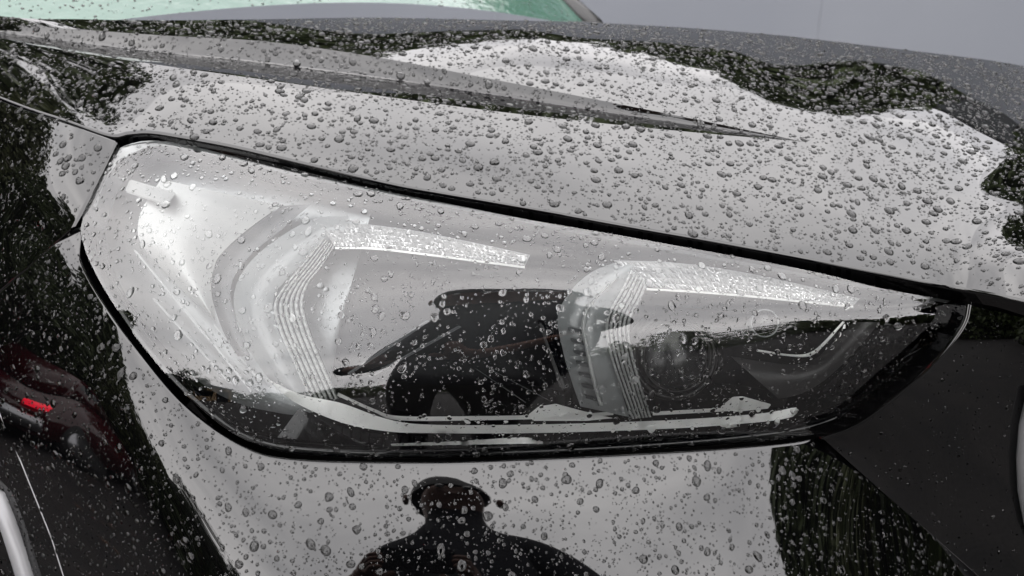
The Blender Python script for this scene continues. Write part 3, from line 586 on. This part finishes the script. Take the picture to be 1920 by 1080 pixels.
dP = 1.10 + 0 * PP[..., 0]; PPw = CAM + rays(PP[..., 0], PP[..., 1]) * dP[..., None]
SURF['pillar'] = []
cw = [W(-200, 100, 1.06), W(240, 92, 1.14), W(700, 78, 1.38), W(1120, 70, 1.72)]
child(tube_mesh('cowl', [[(*p, 0.03) for p in cw]], 'cowl_plastic'))
mat('chrome', (0.55, 0.55, 0.56), 0.12, 1.0)
gq = [(2300, 640), (2150, 640), (2040, 655), (1975, 690), (1948, 740), (1934, 800), (1929, 860), (1931, 920), (1942, 980), (1962, 1030), (1990, 1090), (2060, 1170), (2180, 1220), (2300, 1240)]
gp = [F_nose.P(np.array(float(u)), np.array(float(v)), -0.006) for u, v in gq]
child(tube_mesh('grille_frame', [[(*p, 0.009) for p in gp]], 'painted_sheen', seg=12))  # light edge put into the colour; chrome here mirrors dark ground
aq = [(-280, 850), (-180, 850), (-90, 868), (-30, 905), (0, 935), (20, 985), (38, 1040), (60, 1110), (80, 1180), (98, 1260), (110, 1340)]
ap = [F_bump.P(np.array(float(u)), np.array(float(v)), -0.002) for u, v in aq]
child(tube_mesh('wheel_arch_trim', [[(*p, 0.008) for p in ap]], 'painted_sheen', seg=12))  # pale colour stands in for sky mirrored along the arch
sm_ = [(-30, 700), (0, 775), (40, 865), (72, 945), (98, 1010), (120, 1080), (140, 1150)]
child(tube_mesh('bumper_seam', [[(*F_bump.P(np.array(float(u)), np.array(float(v)), 0.0008), 0.0009) for u, v in sm_]], 'painted_sheen', seg=8))  # pale thread painted in place of highlights along the groove

# ------------------------------------------------------------------ the photographer, mirrored in bumper and lamp lens
mat('jacket', (0.012, 0.014, 0.020), 0.85, bump=(80, 0.4, 0.004)); mat('trousers', (0.010, 0.010, 0.013), 0.9); mat('skin', (0.20, 0.095, 0.065), 0.55); mat('hair', (0.012, 0.010, 0.009), 0.6); mat('shoe', (0.02, 0.018, 0.016), 0.5)
mat('phone_black', (0.008, 0.008, 0.010), 0.15); mat('eye_white', (0.5, 0.5, 0.5), 0.3)
def skin_body():
    vs, rd, ed = [], [], []
    def add(p, r, parent=None):
        vs.append(p if p[1] > -0.30 and p[2] > 0.9 and p[2] < 1.3 else (p[0], p[1] + 0.13, p[2] + (0.13 if p[2] > 1.42 else 0.03 if p[2] > 0.2 else 0.0))); rd.append(r)
        if parent is not None: ed.append((parent, len(vs) - 1))
        return len(vs) - 1
    px = 0.15
    pel = add((px, -0.50, 0.95), 0.165); sp = add((px, -0.50, 1.15), 0.160, pel); ch = add((px, -0.48, 1.32), 0.175, sp); nk0 = add((px, -0.46, 1.45), 0.085, ch)
    nk = add((px, -0.44, 1.50), 0.070, nk0); hd = add((px, -0.415, 1.575), 0.115, nk); ht = add((px, -0.405, 1.655), 0.106, hd); add((px, -0.325, 1.575), 0.014, hd); add((px, -0.345, 1.535), 0.030, hd)
    for sx in (-1, 1):
        hp = add((px + sx * 0.10, -0.50, 0.88), 0.105, pel); kn = add((px + sx * 0.12, -0.48, 0.50), 0.065, hp); an = add((px + sx * 0.13, -0.52, 0.09), 0.045, kn); hl = add((px + sx * 0.13, -0.50, 0.045), 0.042, an); add((px + sx * 0.14, -0.36, 0.035), 0.035, hl)
        cl_ = add((px + sx * 0.10, -0.47, 1.38), 0.090, ch); sh = add((px + sx * 0.165, -0.46, 1.355), 0.085, cl_); ub = add((px + sx * 0.215, -0.42, 1.22), 0.065, sh); el = add((px + sx * 0.235, -0.36, 1.10), 0.055, ub); fa = add((sx * 0.21, -0.20, 1.09), 0.052, el); wr = add((sx * 0.125, -0.105, 1.085), 0.030, fa)
        pm = add((sx * 0.105, -0.075, 1.10), 0.027, wr); pk = add((sx * 0.098, -0.050, 1.118), 0.022, pm)
        for j, (dz, ln) in enumerate(((0.050, 0.9), (0.036, 1.0), (0.020, 0.95), (0.004, 0.75))):       # four fingers folded over the phone edge
            k0 = add((sx * 0.096, -0.040, 1.095 + dz), 0.0095, pk); k1 = add((sx * (0.088), -0.012, 1.098 + dz), 0.0088, k0); add((sx * (0.088 - 0.026 * ln), -0.006, 1.098 + dz), 0.0075, k1)
        t0 = add((sx * 0.085, -0.060, 1.088), 0.012, pm); t1 = add((sx * 0.062, -0.052, 1.10), 0.010, t0); add((sx * 0.044, -0.048, 1.118), 0.0085, t1)
    me = bpy.data.meshes.new('person'); me.from_pydata(vs, ed, []); o = bpy.data.objects.new('tmp', me); C.objects.link(o)
    m1 = o.modifiers.new('skin', 'SKIN'); m1.use_smooth_shade = True
    for i, v in enumerate(me.skin_vertices[0].data): v.radius = (rd[i], rd[i]); v.use_root = (i == 0)
    m2 = o.modifiers.new('sub', 'SUBSURF'); m2.levels = 2; m2.render_levels = 2
    dg = bpy.context.evaluated_depsgraph_get(); me2 = bpy.data.meshes.new_from_object(o.evaluated_get(dg)); bpy.data.objects.remove(o)
    return me2
me = skin_body(); me.name = 'person'
me.materials.clear()
for k in ('jacket', 'trousers', 'skin', 'shoe'): me.materials.append(MATS[k])
for p in me.polygons:
    c_ = p.center; p.use_smooth = True
    p.material_index = 2 if (c_.z > 1.62 or (c_.y > -0.135 and c_.z > 0.9)) else 0 if c_.z > 0.90 else 3 if c_.z < 0.09 else 1
person = link(bpy.data.objects.new('person', me)); tag(person, 'person in dark jacket holding a phone up with both hands, mirrored in the bumper', 'person')
def blob(name, c_, r_, m, parent, zmin=-1.0):
    bm = bmesh.new(); bmesh.ops.create_uvsphere(bm, u_segments=20, v_segments=12, radius=1.0)
    bmesh.ops.delete(bm, geom=[v for v in bm.verts if v.co.z < zmin and v.co.y > -0.55], context='VERTS')
    for v in bm.verts: v.co = Vector((c_[0] + v.co.x * r_[0], c_[1] + v.co.y * r_[1], c_[2] + v.co.z * r_[2])) * (1 + 0.004 * math.sin(v.co.x * 23 + v.co.y * 17))
    me = bpy.data.meshes.new(name); bm.to_mesh(me); bm.free(); me.materials.append(MATS[m]); me.polygons.foreach_set('use_smooth', [True] * len(me.polygons))
    return link(bpy.data.objects.new(name, me), parent)
blob('hair', (0.15, -0.295, 1.755), (0.106, 0.118, 0.150), 'hair', person, -0.05)
for sx in (-1, 1):
    blob('eye', (0.15 + sx * 0.034, -0.178, 1.728), (0.012, 0.008, 0.008), 'eye_white', person); blob('ear', (0.15 + sx * 0.122, -0.28, 1.72), (0.010, 0.020, 0.032), 'skin', person)
# phone held across, its lens at the camera position
ph_c = CAM - FW * 0.030 + UP * -0.010
phone = box('phone', (-0.074, -0.036, -0.004), (0.074, 0.036, 0.004), 'phone_black', None, 0.0035); phone.location = ph_c; phone.rotation_euler = (R(90) - PITCH, 0, 0)
tag(phone, 'black phone held sideways by the mirrored person', 'phone')
bump_ = box('camera_bump', (-0.018, -0.012, -0.0065), (0.018, 0.024, -0.0042), 'phone_black', phone, 0.001)

# ------------------------------------------------------------------ dark red car parked behind, mirrored in the bumper corner
mat('red_paint', (0.045, 0.004, 0.007), 0.12, 0, 1.6); mat('car_glass', (0.01, 0.012, 0.014), 0.05); mat('tyre', (0.012, 0.012, 0.012), 0.8); mat('rim_alloy', (0.4, 0.4, 0.42), 0.3, 0.9)
m_ = mat('tail_lamp', (0.5, 0.01, 0.02), 0.15); m_.node_tree.nodes['Principled BSDF'].inputs['Emission Color'].default_value = (1, 0.02, 0.05, 1); m_.node_tree.nodes['Principled BSDF'].inputs['Emission Strength'].default_value = 0.8
def prism(name, prof, y0, y1, m, parent, bev=0.03, taper=0.0):
    bm = bmesh.new(); a = [bm.verts.new((x, y0 + (taper if z > 1.0 else 0), z)) for x, z in prof]; b = [bm.verts.new((x, y1 - (taper if z > 1.0 else 0), z)) for x, z in prof]
    bm.faces.new(a); bm.faces.new(b[::-1])
    for i in range(len(prof)): j = (i + 1) % len(prof); bm.faces.new((a[j], a[i], b[i], b[j]))
    bmesh.ops.recalc_face_normals(bm, faces=bm.faces)
    if bev: bmesh.ops.bevel(bm, geom=bm.edges[:], offset=bev, segments=3, affect='EDGES')
    me = bpy.data.meshes.new(name); bm.to_mesh(me); bm.free(); me.materials.append(MATS[m]); me.polygons.foreach_set('use_smooth', [True] * len(me.polygons))
    return link(bpy.data.objects.new(name, me), parent)
rc = bpy.data.objects.new('parked_car', None); link(rc); d_ = dirv(-74, 0) * 7.4; rc.location = (d_[0], 0.7 + d_[1], 0); rc.rotation_euler = (0, 0, R(-140))
tag(rc, 'dark red parked car with lit tail lamp mirrored left of the headlight', 'car')
prism('body', [(-2.1, 0.35), (-2.15, 0.75), (-2.0, 0.98), (-0.9, 1.02), (0.8, 1.0), (1.7, 0.9), (2.1, 0.75), (2.15, 0.4), (1.9, 0.25), (-1.9, 0.25)], -0.88, 0.88, 'red_paint', rc, 0.06)
prism('cabin', [(-1.75, 0.98), (-1.2, 1.38), (-0.9, 1.44), (0.25, 1.44), (0.5, 1.38), (1.0, 1.0)], -0.78, 0.78, 'red_paint', rc, 0.05, 0.12)
for sy in (-1, 1):
    for pf in ([(-1.45, 1.06), (-1.05, 1.34), (-0.45, 1.36), (-0.45, 1.06)], [(-0.37, 1.06), (-0.37, 1.36), (0.25, 1.35), (0.72, 1.06)]):
        prism('side_window', pf, sy * 0.70 - 0.01, sy * 0.70 + 0.01, 'car_glass', rc, 0)
    prism('tail_lamp', [(-2.19, 0.76), (-2.17, 0.84), (-2.02, 0.86), (-1.85, 0.83), (-1.95, 0.77)], sy * 0.70 - 0.17, sy * 0.70 + 0.17, 'tail_lamp', rc, 0.01)
    for wx in (-1.3, 1.35):
        wv = [[(wx, sy * 0.72, 0.33, 0.33), (wx, sy * 0.90, 0.33, 0.33)]]; wh = tube_mesh('wheel', wv, 'tyre', rc, 24); tube_mesh('rim', [[(wx, sy * 0.74, 0.33, 0.21), (wx, sy * 0.915, 0.33, 0.21)]], 'rim_alloy', wh, 20)
prism('rear_bumper', [(-2.2, 0.38), (-2.22, 0.6), (-2.1, 0.66), (-1.9, 0.6), (-1.9, 0.38)], -0.86, 0.86, 'rim_alloy', rc, 0.03)
# tan house far behind, a thin stripe in the bumper crease
mat('tan_render', (0.30, 0.21, 0.12), 0.8); mat('house_roof', (0.06, 0.055, 0.055), 0.8)
hs = bpy.data.objects.new('house', None); link(hs); d_ = dirv(-47, 0) * 17; hs.location = (d_[0], d_[1], 0); hs.rotation_euler = (0, 0, R(-47))
tag(hs, 'tan rendered house with grey roof mirrored as a stripe in the bumper crease', 'house')
box('wall', (-4, -3, 0), (4, 3, 2.5), 'tan_render', hs); prism('roof', [(-4.3, 2.5), (0, 3.6), (4.3, 2.5)], -3.3, 3.3, 'house_roof', hs, 0)
for k in range(3):
    wn = box('window', (-2.9 + k * 2.2, 2.98, 0.9), (-1.7 + k * 2.2, 3.03, 1.9), 'car_glass', hs)
box('door', (3.0, 2.98, 0.0), (3.8, 3.04, 2.0), 'jacket', hs)

# ------------------------------------------------------------------ raindrops
m = bpy.data.materials.new('water'); m.use_nodes = True; t = m.node_tree; t.nodes.clear()
gn2 = nd(t, 'ShaderNodeBsdfGlass', i_Roughness=0.0, i_IOR=1.333); o_ = nd(t, 'ShaderNodeOutputMaterial'); t.links.new(gn2.outputs[0], o_.inputs[0]); MATS['water'] = m
mat('wet_paint', (0.0004, 0.0004, 0.0005), 0.02, 0, 1.29)   # paint seen through water: the step in refraction at the contact patch is small
def drop_shape(seed, seg, rings, hr):
    g = np.random.default_rng(seed); th = np.arange(seg) * 2 * math.pi / seg
    rr = 1 + 0.12 * g.random() * np.cos(2 * th + g.random() * 6) + 0.08 * g.random() * np.cos(3 * th + g.random() * 6) + 0.04 * g.random() * np.cos(4 * th + g.random() * 6)
    lean = 0.16 * g.random(); V = []
    for q in rings:
        z = hr * max(0.0, 1 - q ** 2.3) ** 0.62
        for k in range(seg): V.append((math.cos(th[k]) * rr[k] * q + lean * z, math.sin(th[k]) * rr[k] * q, z if q < 1 else -0.03))
    V.append((lean * hr, 0, hr)); F_ = []
    for i in range(len(rings) - 1):
        for k in range(seg): F_.append((i * seg + k, i * seg + (k + 1) % seg, (i + 1) * seg + (k + 1) % seg, (i + 1) * seg + k))
    i = len(rings) - 1
    for k in range(seg): F_.append((i * seg + k, i * seg + (k + 1) % seg, len(V) - 1))
    cap = [(math.cos(th[k]) * rr[k] * 0.99, math.sin(th[k]) * rr[k] * 0.99, 0.012) for k in range(seg)]
    return np.array(V), F_, np.array(cap)
BIG = [drop_shape(100 + k, 24, [1, 0.995, 0.97, 0.91, 0.80, 0.64, 0.44, 0.22], 0.35 + 0.05 * (k % 3)) for k in range(10)]
MED = [drop_shape(200 + k, 14, [1, 0.98, 0.88, 0.66, 0.35], 0.40 + 0.05 * (k % 3)) for k in range(10)]
SML = [drop_shape(300 + k, 8, [1, 0.88, 0.5], 0.48) for k in range(6)]
def tri(F_): return [x for f in F_ for x in ([f] if len(f) == 3 else [(f[0], f[1], f[2]), (f[0], f[2], f[3])])]
grid_h = {}
def clear_of(p, r):
    k = tuple(np.floor(p / 0.012).astype(int))
    for i in (-1, 0, 1):
        for j in (-1, 0, 1):
            for l in (-1, 0, 1):
                for (q, s_) in grid_h.get((k[0] + i, k[1] + j, k[2] + l), ()):
                    d2 = (p[0] - q[0]) ** 2 + (p[1] - q[1]) ** 2 + (p[2] - q[2]) ** 2
                    if d2 < (0.96 * (r + s_)) ** 2: return False
    grid_h.setdefault(k, []).append((p, r)); return True
drops = []
def rain(key, big, med, sml, k_size=1.0, seed=1):
    g = np.random.default_rng(seed)
    for (P, N, U_, V_) in SURF[key]:
        a = P[1:, :-1] - P[:-1, :-1]; b = P[:-1, 1:] - P[:-1, :-1]; ar = np.linalg.norm(np.cross(a, b), axis=-1)
        uc, vc = U_[:-1, :-1], V_[:-1, :-1]; ar = ar * ((uc > -150) & (uc < 2070) & (vc > -20) & (vc < 1200))
        tot = ar.sum(); pr = (ar / tot).ravel()
        for dens, lo, hi in ((big, 0.0024, 0.0041), (med, 0.0012, 0.0022), (sml, 0.0004, 0.0011)):
            n = int(dens * tot)
            if not n: continue
            ci = g.choice(len(pr), n, p=pr); fu, fv = g.random(n), g.random(n); i, j = np.unravel_index(ci, ar.shape)
            pt = P[i, j] * ((1 - fu) * (1 - fv))[:, None] + P[i + 1, j] * (fu * (1 - fv))[:, None] + P[i, j + 1] * ((1 - fu) * fv)[:, None] + P[i + 1, j + 1] * (fu * fv)[:, None]
            nn = N[i, j]; rs = np.sort((lo + (hi - lo) * g.random(n) ** 1.8) * k_size)[::-1]
            for q in range(n):
                x_, y_, z_ = pt[q]; nz_ = math.sin(x_ * 61 + 2 * math.sin(y_ * 47)) + math.sin(y_ * 83 + z_ * 71 + 1.7 * math.sin(x_ * 38)) + math.sin((x_ - z_) * 140)
                if nz_ < -0.9 and rs[q] < 0.0022 and g.random() < 0.7: continue      # washed-clear patches
                if clear_of(pt[q], rs[q]) or (rs[q] > 0.001 and g.random() < 0.05): drops.append((pt[q], nn[q], rs[q], key, g.random(), g.random()))
rain('hood', 2300, 12500, 66000, 1.06, 1); rain('bump', 1800, 12500, 70000, 0.92, 2); rain('lens', 2000, 13500, 52000, 0.90, 3); rain('fend', 1900, 12000, 34000, 0.9, 4); rain('nose', 0, 2600, 22000, 0.8, 5); rain('wind', 0, 3500, 5000, 1.1, 6)
def in_view(p):
    q = p - CAM; d = q @ FW; return abs((q @ RT) / d) < T * 0.995 and abs((q @ UP) / d) < T * 0.5625 * 0.99
drops.sort(key=lambda d: -d[2] / np.linalg.norm(d[0] - CAM) if in_view(d[0]) else 0)
def frame(n, stretch):
    gdir = np.array([0, 0, -1.0]) - n * (-n[2]); l = np.linalg.norm(gdir); gdir = gdir / l if l > 1e-3 else np.array([1.0, 0, 0])
    return gdir, np.cross(n, gdir)
ORD = ['biggest', 'second biggest', 'third biggest', 'fourth biggest', 'fifth biggest', 'sixth biggest', 'seventh biggest', 'eighth biggest', 'ninth biggest', 'tenth biggest', 'eleventh biggest', 'twelfth biggest', 'thirteenth biggest', 'fourteenth biggest', 'fifteenth biggest', 'sixteenth biggest', 'seventeenth biggest', 'eighteenth biggest', 'nineteenth biggest', 'twentieth biggest', 'smallest']
PLACE = {'hood': 'the black bonnet', 'bump': 'the black bumper', 'lens': 'the headlight lens', 'fend': 'the front wing', 'nose': 'the nose beside the grille', 'wind': 'the green windscreen'}
ranks = {}
def drop_label(p, key):
    q = p - CAM; d = q @ FW; u = 960 + (q @ RT) / d / T * 960; v = 540 - (q @ UP) / d / T * 960
    col = ('at the left edge', 'near the left end', 'by the left light guide', 'left of the middle', 'at the middle', 'near the right light guide', 'right of the light guides', 'towards the grille', 'at the right edge')[min(8, max(0, int(u / 214)))]
    rw = {'hood': (('far up ' if v < 150 else 'at mid height ' if v < 300 else 'low down ')), 'bump': ('high up ' if v < 960 else 'low down '), 'lens': ('high up ' if v < 480 else 'at mid height ' if v < 660 else 'low down ')}.get(key, '')
    k = (key, col, rw); ranks[k] = ranks.get(k, -1) + 1
    return '%s raindrop on %s %s%s' % (ORD[min(ranks[k], len(ORD) - 1)], PLACE[key], rw, col)
def drop_mesh(V, F_, cap):
    me = bpy.data.meshes.new('raindrop'); n0 = len(V); fs = list(F_)
    if cap is not None: V = np.vstack([V, cap]); fs.append(tuple(range(n0, n0 + len(cap))))
    me.from_pydata(V.tolist(), [], fs); me.polygons.foreach_set('use_smooth', [True] * len(F_) + [False] * (len(fs) - len(F_))); me.materials.append(MATS['water']); me.materials.append(MATS['wet_paint'])
    if cap is not None: me.polygons[len(fs) - 1].material_index = 1
    return me
big_me = {True: [drop_mesh(*d) for d in BIG], False: [drop_mesh(d[0], d[1], None) for d in BIG]}
SV, SF, SM, so_ = [], [], [], 0
for n_i, (p, n, r, key, e1, e2) in enumerate(drops):
    gx, gy = frame(n, 0); ang = (e2 - 0.5) * 1.2; ax = gx * math.cos(ang) + gy * math.sin(ang); ay_ = np.cross(n, ax); st = 1.0 + 0.35 * e1 * e1
    M3 = np.stack([ax * r * st, ay_ * r / st ** 0.5, n * r], 1); on_paint = key != 'lens'
    if n_i < 300:
        o = link(bpy.data.objects.new('raindrop', big_me[on_paint][n_i % 10])); mm = Matrix([[*M3[k], p[k]] for k in range(3)] + [[0, 0, 0, 1]]); o.matrix_world = mm
        tag(o, drop_label(p, key), 'raindrop', 'big raindrops on ' + PLACE[key])
    else:
        V, F_, cap = (BIG[n_i % 10] if r > 0.0026 else MED[n_i % 10] if r > 0.00125 else SML[n_i % 6])
        tf = np.array(tri(F_)); SV.append(V @ M3.T + p); SF.append(tf + so_); SM.append(np.zeros(len(tf), np.int32)); so_ += len(V)
        if on_paint:
            k_ = len(cap); SV.append(cap @ M3.T + p); SF.append(np.array([(0, i, i + 1) for i in range(1, k_ - 1)]) + so_); SM.append(np.ones(k_ - 2, np.int32)); so_ += k_
SV = np.vstack(SV); SF = np.vstack(SF); SM = np.concatenate(SM)
me = bpy.data.meshes.new('raindrops'); me.vertices.add(len(SV)); me.vertices.foreach_set('co', SV.ravel()); me.loops.add(len(SF) * 3); me.loops.foreach_set('vertex_index', SF.ravel().astype(np.int32))
me.polygons.add(len(SF)); me.polygons.foreach_set('loop_start', np.arange(0, len(SF) * 3, 3, dtype=np.int32)); me.update(calc_edges=True); me.polygons.foreach_set('use_smooth', [True] * len(SF)); me.materials.append(MATS['water']); me.materials.append(MATS['wet_paint'])
me.polygons.foreach_set('material_index', SM); me.update()
tag(link(bpy.data.objects.new('fine_raindrops', me)), 'fine raindrops covering the bonnet, bumper and headlight', None, None, 'stuff')
print('drops', len(drops), 'tris', len(SF))
